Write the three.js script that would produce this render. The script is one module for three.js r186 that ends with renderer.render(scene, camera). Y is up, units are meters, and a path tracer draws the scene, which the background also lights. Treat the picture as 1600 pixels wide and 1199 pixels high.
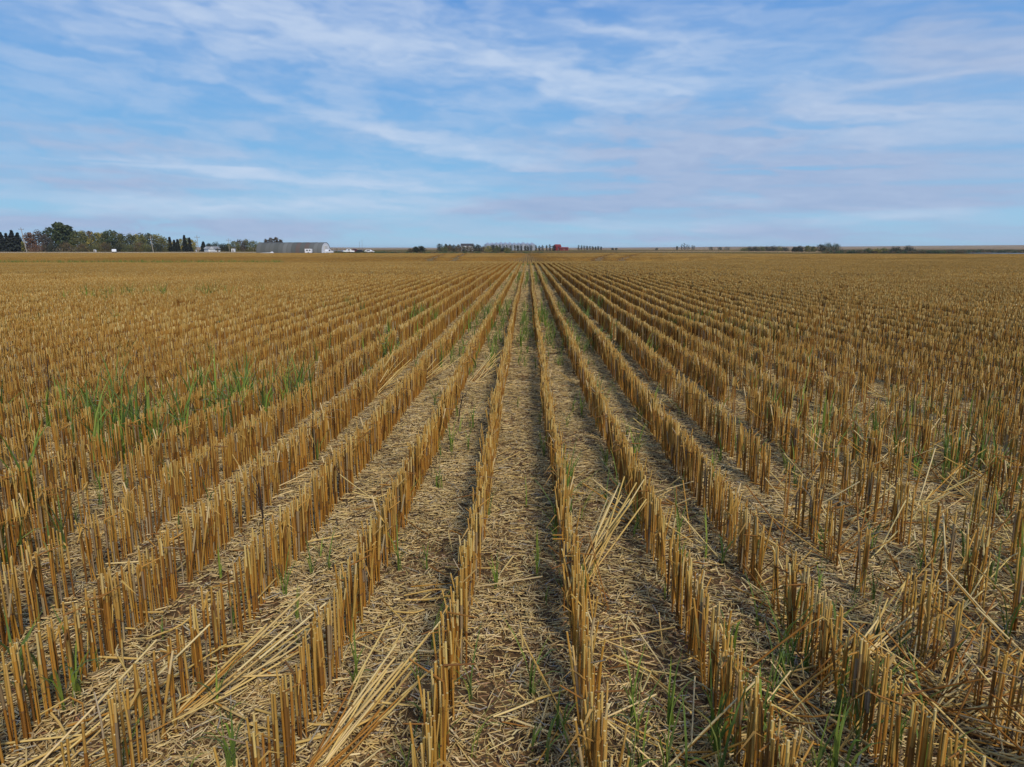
import * as THREE from 'three';
import { mergeGeometries } from 'three/addons/utils/BufferGeometryUtils.js';

// ---------------------------------------------------------------- camera, sky, sun, exposure
const scene = new THREE.Scene();
const EYE = 1.055;
const camera = new THREE.PerspectiveCamera(58.06, 1024 / 767, 0.05, 30000);
camera.position.set(0, EYE, 0);
camera.rotation.order = 'YXZ';
camera.rotation.set(-11.03 * Math.PI / 180, 1.25 * Math.PI / 180, 0);
camera.updateMatrixWorld(true);

const renderer = new THREE.WebGLRenderer({ antialias: true });
renderer.toneMapping = THREE.LinearToneMapping;
renderer.toneMappingExposure = 1.0;
renderer.shadowMap.enabled = true;

const sun = new THREE.DirectionalLight(new THREE.Color(1.0, 0.91, 0.77), 3.0);
sun.position.set(36, 68, 62);
sun.target.position.set(0, 0, -8);
sun.castShadow = true;
sun.shadow.radius = 20;
sun.shadow.mapSize.set(4096, 4096);
Object.assign(sun.shadow.camera, { left: -60, right: 60, top: 60, bottom: -60, near: 1, far: 260 });
scene.add(sun, sun.target);

// ---------------------------------------------------------------- random numbers and noise
function rngOf(seed) { let a = seed >>> 0; return () => { a = (a + 0x6D2B79F5) | 0; let t = Math.imul(a ^ (a >>> 15), 1 | a); t = (t + Math.imul(t ^ (t >>> 7), 61 | t)) ^ t; return ((t ^ (t >>> 14)) >>> 0) / 4294967296; }; }
const R = rngOf(20240917);
const gauss = (r = R) => (r() + r() + r() + r() - 2) * 0.866;
function hash2(x, y) { let h = Math.imul(x, 374761393) + Math.imul(y, 668265263); h = Math.imul(h ^ (h >>> 13), 1274126177); return ((h ^ (h >>> 16)) >>> 0) / 4294967296; }
function vnoise(x, y) {
  const xi = Math.floor(x), yi = Math.floor(y), fx = x - xi, fy = y - yi;
  const u = fx * fx * fx * (fx * (fx * 6 - 15) + 10), v = fy * fy * fy * (fy * (fy * 6 - 15) + 10);
  const a = hash2(xi, yi), b = hash2(xi + 1, yi), c = hash2(xi, yi + 1), d = hash2(xi + 1, yi + 1);
  return a + (b - a) * u + (c - a) * v + (a - b - c + d) * u * v;
}
function fbm(x, y, o = 4) { let s = 0, a = 0.5, n = 0; for (let i = 0; i < o; i++) { s += a * vnoise(x, y); n += a; a *= 0.5; const nx = x * 1.62 + y * 1.18 + 7.3; y = y * 1.62 - x * 1.18 + 3.1; x = nx; } return s / n; }
const clamp = (x, a = 0, b = 1) => Math.min(b, Math.max(a, x));
const smooth = (a, b, x) => { const t = clamp((x - a) / (b - a)); return t * t * (3 - 2 * t); };
const mix = (a, b, t) => a + (b - a) * t;
const mix3 = (a, b, t) => [mix(a[0], b[0], t), mix(a[1], b[1], t), mix(a[2], b[2], t)];
const lin = (r, g, b) => [r, g, b].map(c => { c /= 255; return c <= 0.04045 ? c / 12.92 : ((c + 0.055) / 1.055) ** 2.4; });

// ---------------------------------------------------------------- the sky: thin cirrus and veils over clear air (directions in degrees)
{
  const W = 4096, Hh = 2048, data = new Float32Array(W * Hh * 4);
  const AIR = [[0, lin(164, 205, 229)], [2.5, lin(150, 200, 231)], [6, lin(128, 186, 230)], [11, lin(108, 170, 226)], [18, lin(86, 148, 217)], [35, lin(66, 124, 202)], [90, lin(52, 104, 186)]];
  const air = e => { for (let i = 1; i < AIR.length; i++) if (e <= AIR[i][0]) return mix3(AIR[i - 1][1], AIR[i][1], (e - AIR[i - 1][0]) / (AIR[i][0] - AIR[i - 1][0])); return AIR[AIR.length - 1][1]; };
  const WHITE = lin(202, 218, 240), GREY = lin(154, 174, 210), VEIL = lin(186, 200, 226);
  // streaks: points (azimuth, elevation), half width, strength
  const streaks = [
    [[[-36, 16.4], [-28.3, 15.96], [-20.2, 15.52], [-12.9, 15.0], [-6.2, 14.61], [-1.2, 13.57], [2.7, 12.21], [6.2, 11.47], [11.5, 11.38], [17.0, 11.85]], 0.7, 0.72],
    [[[-1, 16.4], [5, 15.9], [10.4, 15.21], [12.8, 14.03], [16.3, 13.17]], 0.6, 0.45],
    [[[-18, 10.5], [-16.4, 10.07], [-11.2, 8.67], [-6.3, 7.59], [-1.2, 7.0], [5.3, 6.14]], 0.36, 0.95],
    [[[-31.3, 5.75], [-25.2, 5.78], [-20.9, 5.37], [-16.2, 5.03], [-9.4, 4.81], [-4.1, 4.66]], 0.34, 1.15],
    [[[-33, 3.04], [-25.4, 2.95], [-18.7, 3.32], [-8.9, 3.2], [-4, 3.0]], 0.42, 0.75],
    [[[-9, 11.1], [-6, 11.0], [-3.5, 10.8]], 0.3, 0.35],
    [[[0.8, 9.2], [4, 8.8], [7.5, 8.6]], 0.35, 0.4],
    [[[-2, 7.9], [2, 7.4], [6, 6.9]], 0.5, 0.3],
    [[[13, 3.8], [16, 3.6], [20.3, 3.2]], 0.25, 0.45],
    [[[22, 2.05], [27, 2.2], [33, 2.4]], 0.22, 0.5],
    [[[5, 1.4], [12, 1.6], [19, 1.4]], 0.3, 0.25],
  ];
  const segs = [];
  for (const [p, w, s] of streaks) { let L = 0; const cum = [0]; for (let i = 1; i < p.length; i++) cum.push(L += Math.hypot(p[i][0] - p[i - 1][0], p[i][1] - p[i - 1][1])); for (let i = 1; i < p.length; i++) segs.push([...p[i - 1], ...p[i], cum[i - 1] / L, cum[i] / L, w, s]); }
  // soft masses: azimuth, elevation, half sizes, amount of white veil, amount of grey
  const masses = [[-20, 16.5, 16, 3.2, 0.6, 0], [-27, 12.5, 12, 3, 0.4, 0], [-3, 13.5, 12, 3, 0.4, 0], [7, 13.2, 9, 2.4, 0.5, 0], [26, 9.3, 11, 2.5, 0.9, 0.1], [32, 12.5, 9, 4, 0.25, 0.45],
    [-27.7, 1.5, 15, 0.85, 0.1, 0.85], [-31, 4.5, 7, 0.8, 0.1, 0.55], [-32, 6.9, 8, 0.9, 0.1, 0.45], [2.3, 3.3, 6.5, 0.9, 0, 0.7], [20, 5.2, 16, 2.2, 0.1, 0.75], [10, 7.4, 10, 1.2, 0.15, 0.5], [24, 1.1, 14, 0.7, 0, 0.6], [26, 3.4, 12, 0.8, 0.1, 0.55], [6, 0.8, 9, 0.35, 0, 0.45], [14, 9.6, 9, 1.4, 0.1, 0.4], [-16, 8.5, 9, 1.1, 0.22, 0.12]];
  for (let j = 0; j < Hh; j++) {
    const el = ((j + 0.5) / Hh - 0.5) * 180;
    for (let i = 0; i < W; i++) {
      const k = (j * W + i) * 4;
      if (el < -3) { data[k] = 0.33; data[k + 1] = 0.42; data[k + 2] = 0.5; data[k + 3] = 1; continue; }
      const e = Math.max(el, 0.02);
      let az = ((i + 0.5) / W - 0.25) * 360; if (az > 180) az -= 360;
      // the same kind of cloud goes on all round: five sectors of 72 degrees, every other one turned about
      const sec = Math.round(az / 72); let a = az - sec * 72; if (sec & 1) a = -a;
      const ca = Math.cos(az * Math.PI / 180), sa = Math.sin(az * Math.PI / 180);
      const nx = sa * 34, ny = ca * 34, q = 1 / (0.10 + Math.sin(e * Math.PI / 180));   // a layer of cloud flattens towards the horizon
      const lx = sa * q, ly = ca * q;
      const flat = e * (e < 6 ? 1.5 : 1) ;
      const w1 = fbm(nx * 0.35 + ny * 0.21 + 11, flat * 0.55 + ny * 0.2, 4) - 0.5, w2 = fbm(nx * 0.5 - 31 + ny * 0.33, flat * 1.1 + 17, 4) - 0.5;
      const sh = flat + a * 0.075;
      const fine = fbm(nx * 0.42 + ny * 0.25 + w1 * 1.6, sh * 1.15 + w2 * 1.3 + 50, 5);
      const wisps = fbm(nx * 1.1 - ny * 0.5 + w2 * 3, sh * 3.4 + w1 * 3 + 90, 5);
      const big = fbm(lx * 0.55 + 5 + w1, ly * 0.55 + 9, 4);
      let white = 0, grey = 0;
      if (e < 22) {
        const aw = a + w1 * 5, ew = e + w2 * (0.5 + e * 0.045);
        for (const s of segs) {
          const dx = s[2] - s[0], dy = s[3] - s[1], t = clamp(((aw - s[0]) * dx + (ew - s[1]) * dy) / (dx * dx + dy * dy));
          const ox = (aw - s[0] - dx * t) * 0.35, oy = ew - s[1] - dy * t;
          if (Math.abs(oy) > 5) continue;
          const along = s[4] + (s[5] - s[4]) * t, taper = Math.pow(Math.sin(Math.PI * clamp(along * 0.94 + 0.03)), 0.6);
          const width = s[6] * (oy > 0 ? 0.9 + fine : 0.55 + 0.5 * wisps), d2 = (ox * ox + oy * oy) / (width * width);
          white = Math.max(white, s[7] * taper * (0.6 * Math.exp(-d2) + 0.4 * Math.exp(-d2 * 0.22)) * (0.45 + 0.8 * fine) * (0.6 + 0.8 * wisps));
        }
        const am = a + w1 * 9, em = e + w2 * (0.7 + e * 0.16);
        for (const m of masses) {
          const d2 = ((am - m[0]) / m[2]) ** 2 + ((em - m[1]) / m[3]) ** 2;
          if (d2 > 5) continue;
          const g = Math.exp(-d2);
          white += m[4] * g * (0.3 + 0.7 * smooth(0.2, 0.8, fine)) * (0.55 + 0.8 * wisps) * 0.62;
          grey += m[5] * g * smooth(0.12, 0.7, fine * 0.6 + big * 0.4) * 1.9;
        }
      }
      const high = smooth(15, 22, e);
      white += high * 0.7 * smooth(0.36, 0.72, big * 0.55 + fine * 0.45) + 0.26 * smooth(0.25, 0.85, fine * 0.75 + wisps * 0.25) * (1 - high) + 0.04;
      grey += high * 0.35 * smooth(0.5, 0.75, fbm(lx * 0.7 + 40, ly * 0.7 + w2, 4)) + 0.12 * smooth(0.5, 0.8, big);
      let c = air(e);
      c = mix3(c, GREY, clamp(grey, 0, 0.85)); const w = 0.93 * (1 - Math.exp(-1.5 * white)); c = mix3(c, mix3(VEIL, WHITE, w), w);
      data[k] = c[0]; data[k + 1] = c[1]; data[k + 2] = c[2]; data[k + 3] = 1;
    }
  }
  const sky = new THREE.DataTexture(data, W, Hh, THREE.RGBAFormat, THREE.FloatType);
  sky.mapping = THREE.EquirectangularReflectionMapping; sky.magFilter = sky.minFilter = THREE.LinearFilter; sky.wrapS = THREE.RepeatWrapping; sky.needsUpdate = true;
  scene.background = sky; scene.environment = sky;
}

// ---------------------------------------------------------------- helpers
const taken = {};
const numbered = n => { const c = taken[n] = (taken[n] ?? -1) + 1; return c ? `${n}_${String(c).padStart(3, '0')}` : n; };
function tag(o, label, category, group, kind) { o.userData = { label, category }; if (group) o.userData.group = group; if (kind) o.userData.kind = kind; return o; }
function top(o, name, label, category, group, kind) { o.name = numbered(name); tag(o, label, category, group, kind); scene.add(o); return o; }
function shade(o) { o.traverse(m => { if (m.isMesh) m.castShadow = m.receiveShadow = true; }); return o; }
function part(parent, name, geo, mat) { const m = new THREE.Mesh(geo, mat); m.name = name; m.castShadow = m.receiveShadow = true; parent.add(m); return m; }
const TENS = { 2: 'twenty', 3: 'thirty', 4: 'forty', 5: 'fifty', 6: 'sixty', 7: 'seventy' };
const ordinal = n => n <= 20 ? ORD[n - 1] : n % 10 ? `${TENS[Math.floor(n / 10)]}-${ORD[n % 10 - 1]}` : TENS[n / 10].replace(/y$/, 'ieth');
const ORD = ['first', 'second', 'third', 'fourth', 'fifth', 'sixth', 'seventh', 'eighth', 'ninth', 'tenth', 'eleventh', 'twelfth', 'thirteenth', 'fourteenth', 'fifteenth', 'sixteenth', 'seventeenth', 'eighteenth', 'nineteenth', 'twentieth'];
// survey: a bearing read off the photograph, as lateral metres per metre ahead
const bearing = px => { const x = (px - 800) / 1080; return (x - 0.0222) / (1.0188 + 0.0218 * x); };
const tall = (pixels, D) => pixels * D / 1123, wide = (pixels, D) => pixels * D / 1100;

class Shape {                                        // collects tubes, ribbons and boxes with vertex colours
  constructor() { this.p = []; this.n = []; this.c = []; this.i = []; }
  vert(x, y, z, nx, ny, nz, c) { this.p.push(x, y, z); this.n.push(nx, ny, nz); this.c.push(c[0], c[1], c[2]); return this.p.length / 3 - 1; }
  tube(pts, rad, sides, col, cap) {
    const m = pts.length, base = this.p.length / 3, ax = new THREE.Vector3(), u = new THREE.Vector3(), v = new THREE.Vector3();
    for (let k = 0; k < m; k++) {
      const a = pts[Math.max(0, k - 1)], b = pts[Math.min(m - 1, k + 1)];
      ax.set(b[0] - a[0], b[1] - a[1], b[2] - a[2]).normalize();
      u.set(Math.abs(ax.y) > 0.8 ? 1 : 0, Math.abs(ax.y) > 0.8 ? 0 : 1, 0).cross(ax).normalize(); v.crossVectors(ax, u);
      const c = Array.isArray(col[0]) ? col[k] : col;
      for (let s = 0; s < sides; s++) {
        const t = s / sides * Math.PI * 2, cx = Math.cos(t), sx = Math.sin(t), nx = u.x * cx + v.x * sx, ny = u.y * cx + v.y * sx, nz = u.z * cx + v.z * sx;
        this.vert(pts[k][0] + nx * rad[k], pts[k][1] + ny * rad[k], pts[k][2] + nz * rad[k], nx, ny, nz, c);
      }
    }
    for (let k = 0; k < m - 1; k++) for (let s = 0; s < sides; s++) {
      const a = base + k * sides + s, b = base + k * sides + (s + 1) % sides, c = a + sides, d = b + sides;
      this.i.push(a, b, c, b, d, c);
    }
    if (cap) {
      const e = pts[m - 1], r = rad[m - 1], first = this.p.length / 3, ring = base + (m - 1) * sides * 3 / 3;
      for (let s = 0; s < sides; s++) { const j = (ring + s) * 3; this.vert(this.p[j], this.p[j + 1], this.p[j + 2], ax.x, ax.y, ax.z, cap); }
      for (let s = 1; s < sides - 1; s++) this.i.push(first, first + s, first + s + 1);
    }
    return this;
  }
  ribbon(pts, widths, side, col) {                   // side: unit vector across
    const base = this.p.length / 3, m = pts.length;
    for (let k = 0; k < m; k++) {
      const a = pts[Math.max(0, k - 1)], b = pts[Math.min(m - 1, k + 1)];
      const t = new THREE.Vector3(b[0] - a[0], b[1] - a[1], b[2] - a[2]).normalize(), n = new THREE.Vector3(...side).cross(t).normalize();
      const w = widths[k] / 2, c = Array.isArray(col[0]) ? col[k] : col;
      this.vert(pts[k][0] - side[0] * w, pts[k][1] - side[1] * w, pts[k][2] - side[2] * w, n.x, n.y, n.z, c);
      this.vert(pts[k][0] + side[0] * w, pts[k][1] + side[1] * w, pts[k][2] + side[2] * w, n.x, n.y, n.z, c);
    }
    for (let k = 0; k < m - 1; k++) { const a = base + k * 2; this.i.push(a, a + 1, a + 2, a + 1, a + 3, a + 2); }
    return this;
  }
  leaf(x, y, z, s, r, c) {                           // one small four-cornered face, any way round
    const th = r() * 6.283, ph = Math.acos(2 * r() - 1), n = new THREE.Vector3(Math.sin(ph) * Math.cos(th), Math.cos(ph), Math.sin(ph) * Math.sin(th));
    const u = new THREE.Vector3(0.3, 0.5, 0.81).cross(n).normalize(), v = new THREE.Vector3().crossVectors(n, u), h = s * (0.6 + 0.4 * r()), q = s * (0.4 + 0.6 * r());
    const b = this.p.length / 3;
    for (const [i, j] of [[-1, -0.2], [0.1, -1], [1, 0.3], [-0.2, 1]]) this.vert(x + u.x * i * h / 2 + v.x * j * q / 2, y + u.y * i * h / 2 + v.y * j * q / 2, z + u.z * i * h / 2 + v.z * j * q / 2, n.x, n.y, n.z, c);
    this.i.push(b, b + 1, b + 2, b, b + 2, b + 3);
    return this;
  }
  box(x0, x1, y0, y1, z0, z1, col = [1, 1, 1]) {
    const f = (a, b, c, d, n) => { const k = [a, b, c, d].map(q => this.vert(...q, ...n, col)); this.i.push(k[0], k[1], k[2], k[0], k[2], k[3]); };
    f([x1, y0, z1], [x1, y0, z0], [x1, y1, z0], [x1, y1, z1], [1, 0, 0]); f([x0, y0, z0], [x0, y0, z1], [x0, y1, z1], [x0, y1, z0], [-1, 0, 0]);
    f([x0, y1, z1], [x1, y1, z1], [x1, y1, z0], [x0, y1, z0], [0, 1, 0]); f([x0, y0, z0], [x1, y0, z0], [x1, y0, z1], [x0, y0, z1], [0, -1, 0]);
    f([x0, y0, z1], [x1, y0, z1], [x1, y1, z1], [x0, y1, z1], [0, 0, 1]); f([x1, y0, z0], [x0, y0, z0], [x0, y1, z0], [x1, y1, z0], [0, 0, -1]);
    return this;
  }
  geo() {
    const g = new THREE.BufferGeometry();
    g.setAttribute('position', new THREE.Float32BufferAttribute(this.p, 3)); g.setAttribute('normal', new THREE.Float32BufferAttribute(this.n, 3)); g.setAttribute('color', new THREE.Float32BufferAttribute(this.c, 3));
    g.setIndex(this.i); return g;
  }
}
const vc = (roughness, extra = {}) => new THREE.MeshPhysicalMaterial({ color: 0xffffff, vertexColors: true, roughness, side: THREE.DoubleSide, ...extra });
const M = {
  stalk: vc(0.6, { specularIntensity: 0.4 }), litter: vc(0.8, { specularIntensity: 0.2 }), bark: vc(0.95, { specularIntensity: 0.2 }),
  blade: new THREE.MeshPhysicalMaterial({ color: 0xffffff, vertexColors: true, roughness: 0.85, side: THREE.DoubleSide, transmission: 0.3, thickness: 0 }),
  crown: new THREE.MeshPhysicalMaterial({ color: 0xffffff, vertexColors: true, roughness: 0.9, side: THREE.DoubleSide, transmission: 0.25, thickness: 0 }),
};
const paint = (r, g, b, roughness = 0.6, metalness = 0) => new THREE.MeshPhysicalMaterial({ specularIntensity: 0.5, color: new THREE.Color().setRGB(r, g, b), roughness, metalness, side: THREE.DoubleSide });

// ---------------------------------------------------------------- the lie of the land
const LEFT = [[0, 0], [38, 0], [46, -0.06], [58, -0.42], [76, -0.86], [95, -0.95], [130, -0.6], [200, -0.62], [320, -0.95], [345, -0.45], [400, -0.35], [600, -0.9], [900, -1.2], [1500, -1.5], [2600, 1], [4200, 11], [6000, 13], [12000, 10]];
const MID = [[0, 0], [44, 0], [52, -0.08], [64, -0.46], [80, -0.88], [98, -0.95], [130, -0.6], [200, -0.62], [300, -1.0], [420, -1.2], [600, -1.2], [900, -0.4], [1500, -0.5], [2600, 0.5], [4200, 6], [6000, 9], [12000, 8]];
const RIGHT = [[0, 0], [60, -0.08], [150, -0.5], [250, -1.1], [350, -1.55], [380, -1.62], [480, -1.62], [530, -1.2], [700, -0.9], [1500, 0], [2600, 5], [4200, 15], [6000, 18], [12000, 14]];
function profile(P, D) { if (D <= 0) return 0; for (let i = 1; i < P.length; i++) if (D <= P[i][0]) return mix(P[i - 1][1], P[i][1], smooth(P[i - 1][0], P[i][0], D)); return P[P.length - 1][1]; }
function landHeight(x, z) {
  const D = -z, t = D > 1 ? x / D : x;
  const r = smooth(0.10, 0.34, t), l = smooth(-0.12, -0.42, t);
  let h = profile(MID, D) * (1 - r) * (1 - l) + profile(LEFT, D) * l + profile(RIGHT, D) * r;
  const d = Math.hypot(x, z);
  if (t > 0.45 && D > 2000) h *= 1 + smooth(0.45, 0.75, t) * 0.45;
  if (d > 30) h += (fbm(x / 38, z / 38, 3) - 0.5) * 0.22 * smooth(30, 110, d) + (d > 1500 ? (fbm(x / 900, z / 900, 3) - 0.5) * 7 * smooth(1500, 4500, d) : 0);
  if (d < 40) h += (fbm(x * 2.3, z * 2.3, 3) - 0.5) * 0.035 * smooth(40, 20, d);
  return h;
}
const fieldEnd = x_over_D => mix(mix(318, 292, smooth(-0.3, -0.16, x_over_D)), mix(352, 282, smooth(0.52, 0.6, x_over_D)), smooth(0.0, 0.3, x_over_D));

// soil with chaff: flat grain only, the straw that can be told apart lies on it
const soilTex = (() => {
  const N = 1024, c = document.createElement('canvas'); c.width = c.height = N; const g = c.getContext('2d'), r = rngOf(77), img = g.createImageData(N, N);
  for (let j = 0; j < N; j++) for (let i = 0; i < N; i++) {
    const n = fbm(i / 60, j / 60, 4) * 0.6 + r() * 0.4, k = (j * N + i) * 4;
    img.data[k] = 66 + 64 * n; img.data[k + 1] = 50 + 52 * n; img.data[k + 2] = 32 + 36 * n; img.data[k + 3] = 255;
  }
  g.putImageData(img, 0, 0);
  for (let n = 0; n < 12000; n++) {
    const x = r() * N, y = r() * N, a = r() * 3.1416, l = 6 + r() * 26, v = r();
    g.strokeStyle = v < 0.45 ? `rgb(${185 + r() * 30 | 0},${155 + r() * 25 | 0},${100 + r() * 25 | 0})` : v < 0.8 ? `rgb(${150 + r() * 25 | 0},${118 + r() * 22 | 0},${72 + r() * 20 | 0})` : `rgb(${70 + r() * 30 | 0},${56 + r() * 24 | 0},${44 + r() * 18 | 0})`;
    g.lineWidth = 1 + r() * 2.2;
    for (const ox of [-N, 0, N]) for (const oy of [-N, 0, N]) { if (Math.abs(x + ox - N / 2) > N / 2 + 40 || Math.abs(y + oy - N / 2) > N / 2 + 40) continue; g.beginPath(); g.moveTo(x + ox, y + oy); g.lineTo(x + ox + Math.cos(a) * l, y + oy + Math.sin(a) * l); g.stroke(); }
  }
  const t = new THREE.CanvasTexture(c); t.colorSpace = THREE.SRGBColorSpace; t.wrapS = t.wrapT = THREE.RepeatWrapping; return t;
})();
const SOIL_MEAN = [0.205, 0.15, 0.085];
{
  const axis = (n, reach) => { const b = Math.asinh(reach), a = []; for (let i = -n; i <= n; i++) a.push(Math.sinh(b * i / n)); return a; };
  const xs = axis(190, 11000), zs = axis(210, 11000), nx = xs.length, nz = zs.length, P = new Float32Array(nx * nz * 3), C = new Float32Array(nx * nz * 3), U = new Float32Array(nx * nz * 2), I = [];
  const over = c => c.map((v, i) => v / SOIL_MEAN[i]);
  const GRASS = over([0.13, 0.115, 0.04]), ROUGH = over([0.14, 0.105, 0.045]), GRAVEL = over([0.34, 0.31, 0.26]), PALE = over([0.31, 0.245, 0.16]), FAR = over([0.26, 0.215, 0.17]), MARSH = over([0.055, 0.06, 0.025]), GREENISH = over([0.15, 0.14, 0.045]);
  for (let j = 0; j < nz; j++) for (let i = 0; i < nx; i++) {
    const x = xs[i], z = zs[j], D = -z, t = D > 1 ? x / D : 0, k = j * nx + i;
    P.set([x, landHeight(x, z), z], k * 3); U.set([x / 1.6, z / 1.6], k * 2);
    let c = [1, 1, 1]; const n = fbm(x / 60 + 3, z / 60, 3);
    const e = fieldEnd(t);
    if (D > e) {
      c = mix3(ROUGH, GRASS, smooth(0.35, 0.65, n));
      if (t < -0.3 && D > 322 && D < 345) c = mix3(GRAVEL, GRASS, smooth(0.6, 0.8, n));
      if (t > 0.3 && D < 900) c = mix3(c, MARSH, smooth(395, 425, D) * smooth(0.36, 0.48, t) * smooth(900, 700, D));
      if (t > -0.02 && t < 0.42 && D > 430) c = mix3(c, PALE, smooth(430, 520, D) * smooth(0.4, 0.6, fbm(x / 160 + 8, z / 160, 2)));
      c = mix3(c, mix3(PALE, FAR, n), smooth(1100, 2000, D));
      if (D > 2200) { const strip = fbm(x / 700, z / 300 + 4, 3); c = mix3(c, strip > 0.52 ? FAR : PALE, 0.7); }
    } else if (D > 60) c = mix3(c, GREENISH, 0.5 * smooth(60, 75, D) * smooth(120, 95, D) * smooth(0.3, 0.6, n) + 0.25 * smooth(0.55, 0.8, n));
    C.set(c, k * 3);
  }
  for (let j = 0; j < nz - 1; j++) for (let i = 0; i < nx - 1; i++) { const a = j * nx + i, b = a + 1, c = a + nx, d = c + 1; I.push(a, c, b, b, c, d); }
  const g = new THREE.BufferGeometry();
  g.setAttribute('position', new THREE.BufferAttribute(P, 3)); g.setAttribute('color', new THREE.BufferAttribute(C, 3)); g.setAttribute('uv', new THREE.BufferAttribute(U, 2)); g.setIndex(I); g.computeVertexNormals();
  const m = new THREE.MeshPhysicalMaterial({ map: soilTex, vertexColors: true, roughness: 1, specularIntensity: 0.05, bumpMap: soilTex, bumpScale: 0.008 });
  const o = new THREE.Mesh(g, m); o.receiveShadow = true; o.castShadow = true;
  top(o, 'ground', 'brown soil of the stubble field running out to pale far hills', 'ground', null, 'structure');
}

// ---------------------------------------------------------------- stubble
const STRAW = [[0.405, 0.198, 0.032], [0.436, 0.228, 0.043], [0.346, 0.159, 0.026], [0.277, 0.121, 0.022], [0.436, 0.262, 0.062], [0.208, 0.094, 0.022]];
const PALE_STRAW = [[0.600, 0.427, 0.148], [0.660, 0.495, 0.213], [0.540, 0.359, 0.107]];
const WEATHERED = [[0.36, 0.27, 0.15], [0.26, 0.18, 0.095]];
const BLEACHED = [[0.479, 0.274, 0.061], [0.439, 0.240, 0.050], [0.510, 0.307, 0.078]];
const pick = (a, r = R) => a[Math.floor(r() * a.length) % a.length];
const jitter = (c, r, d = 0.14) => { const k = 1 - d + 2 * d * r(); return [c[0] * k, c[1] * k * (0.97 + 0.06 * r()), c[2] * k * (0.9 + 0.2 * r())]; };

function stalk(s, r, lod, ox, oz, h, wild = 1) {
  const dir = r() * 6.283, lean = (Math.abs(gauss(r)) * 0.045 + (r() < 0.10 ? r() * 0.22 : 0)) * wild, bend = gauss(r) * 0.015;
  const lx = Math.cos(dir) * lean, lz = Math.sin(dir) * lean, rad = (0.00175 + r() * 0.0011) * [1, 1.35, 1.75][lod];
  const at = f => [ox + lx * h * f + bend * f * (1 - f) * h * 4, h * f - 0.012 * (1 - f), oz + lz * h * f];
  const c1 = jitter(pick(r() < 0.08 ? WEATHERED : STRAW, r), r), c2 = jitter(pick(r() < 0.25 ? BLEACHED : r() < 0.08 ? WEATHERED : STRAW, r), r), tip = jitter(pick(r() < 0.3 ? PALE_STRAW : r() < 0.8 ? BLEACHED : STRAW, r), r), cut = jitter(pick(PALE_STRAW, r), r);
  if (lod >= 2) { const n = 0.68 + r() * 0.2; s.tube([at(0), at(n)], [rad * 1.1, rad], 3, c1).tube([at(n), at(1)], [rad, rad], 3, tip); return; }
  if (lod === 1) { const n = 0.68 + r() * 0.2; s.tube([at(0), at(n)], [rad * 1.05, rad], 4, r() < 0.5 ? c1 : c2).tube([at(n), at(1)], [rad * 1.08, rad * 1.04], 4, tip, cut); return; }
  const n = 0.32 + r() * 0.22, e = 0.66 + r() * 0.22, split = r() < 0.12;
  s.tube([at(0), at(n * 0.5), at(n)], [rad * 1.12, rad, rad], 6, c1);
  s.tube([at(n - 0.012), at(n), at(n + 0.012)], [rad, rad * 1.45, rad * 1.05], 6, jitter([0.20, 0.10, 0.035], r));
  s.tube([at(n + 0.01), at((n + e) / 2), at(e)], [rad * 1.12, rad * 1.32, rad * 1.22], 6, c2);
  if (r() < 0.05) {                                    // a stem snapped near its top
    const a = at(0.86), t = r() * 6.283, l = 0.04 + r() * 0.05;
    s.tube([at(e), a], [rad * 0.96, rad * 0.9], 6, c1); s.tube([a, [a[0] + Math.cos(t) * l, a[1] + (r() - 0.35) * l, a[2] + Math.sin(t) * l]], [rad * 0.9, rad * 0.7], 5, c1, cut);
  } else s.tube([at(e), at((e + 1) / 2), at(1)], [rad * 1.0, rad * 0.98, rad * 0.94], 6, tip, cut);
  if (split) { const b = at(e), t = r() * 6.283, l = 0.03 + r() * 0.05; s.ribbon([b, [b[0] + Math.cos(t) * l * 0.5, b[1] + l * 0.35, b[2] + Math.sin(t) * l * 0.5], [b[0] + Math.cos(t) * l, b[1] - l * 0.25 * r(), b[2] + Math.sin(t) * l]], [0.005, 0.006, 0.001], [-Math.sin(t), 0, Math.cos(t)], jitter(pick(BLEACHED, r), r)); }
}
function tuftStems(seed, lod, n) {
  const r = rngOf(seed), out = [];
  for (let k = 0; k < n; k++) { const s = new Shape(), h = 0.218 * (lod ? 0.965 + 0.07 * r() : 0.9 + 0.15 * r()) * (r() < 0.06 ? 0.55 + 0.35 * r() : 1); stalk(s, r, lod, gauss(r) * 0.016, (r() - 0.5) * 0.06, h); out.push(s.geo()); }
  return out;
}
const nearStems = [], lodGeos = [[], [], []];
for (let v = 0; v < 40; v++) { const g = tuftStems(1000 + v, 0, 3 + v % 3); nearStems.push(g); lodGeos[0].push(mergeGeometries(g)); }
for (let v = 0; v < 10; v++) lodGeos[1].push(mergeGeometries(tuftStems(2000 + v, 1, 4 + v % 2)));
for (let v = 0; v < 8; v++) lodGeos[2].push(mergeGeometries(tuftStems(3000 + v, 2, 4 + v % 2)));

const SPACING = 0.305, ROW0 = 0.15;
const rowX = (k, z) => ROW0 + SPACING * k + (hash2(k, 77) - 0.5) * 0.016 + (fbm(z * 0.5 + k * 13.7, k * 5.1, 2) - 0.5) * 0.028 + (fbm(z * 0.06, 4, 2) - 0.5) * 0.10;
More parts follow.
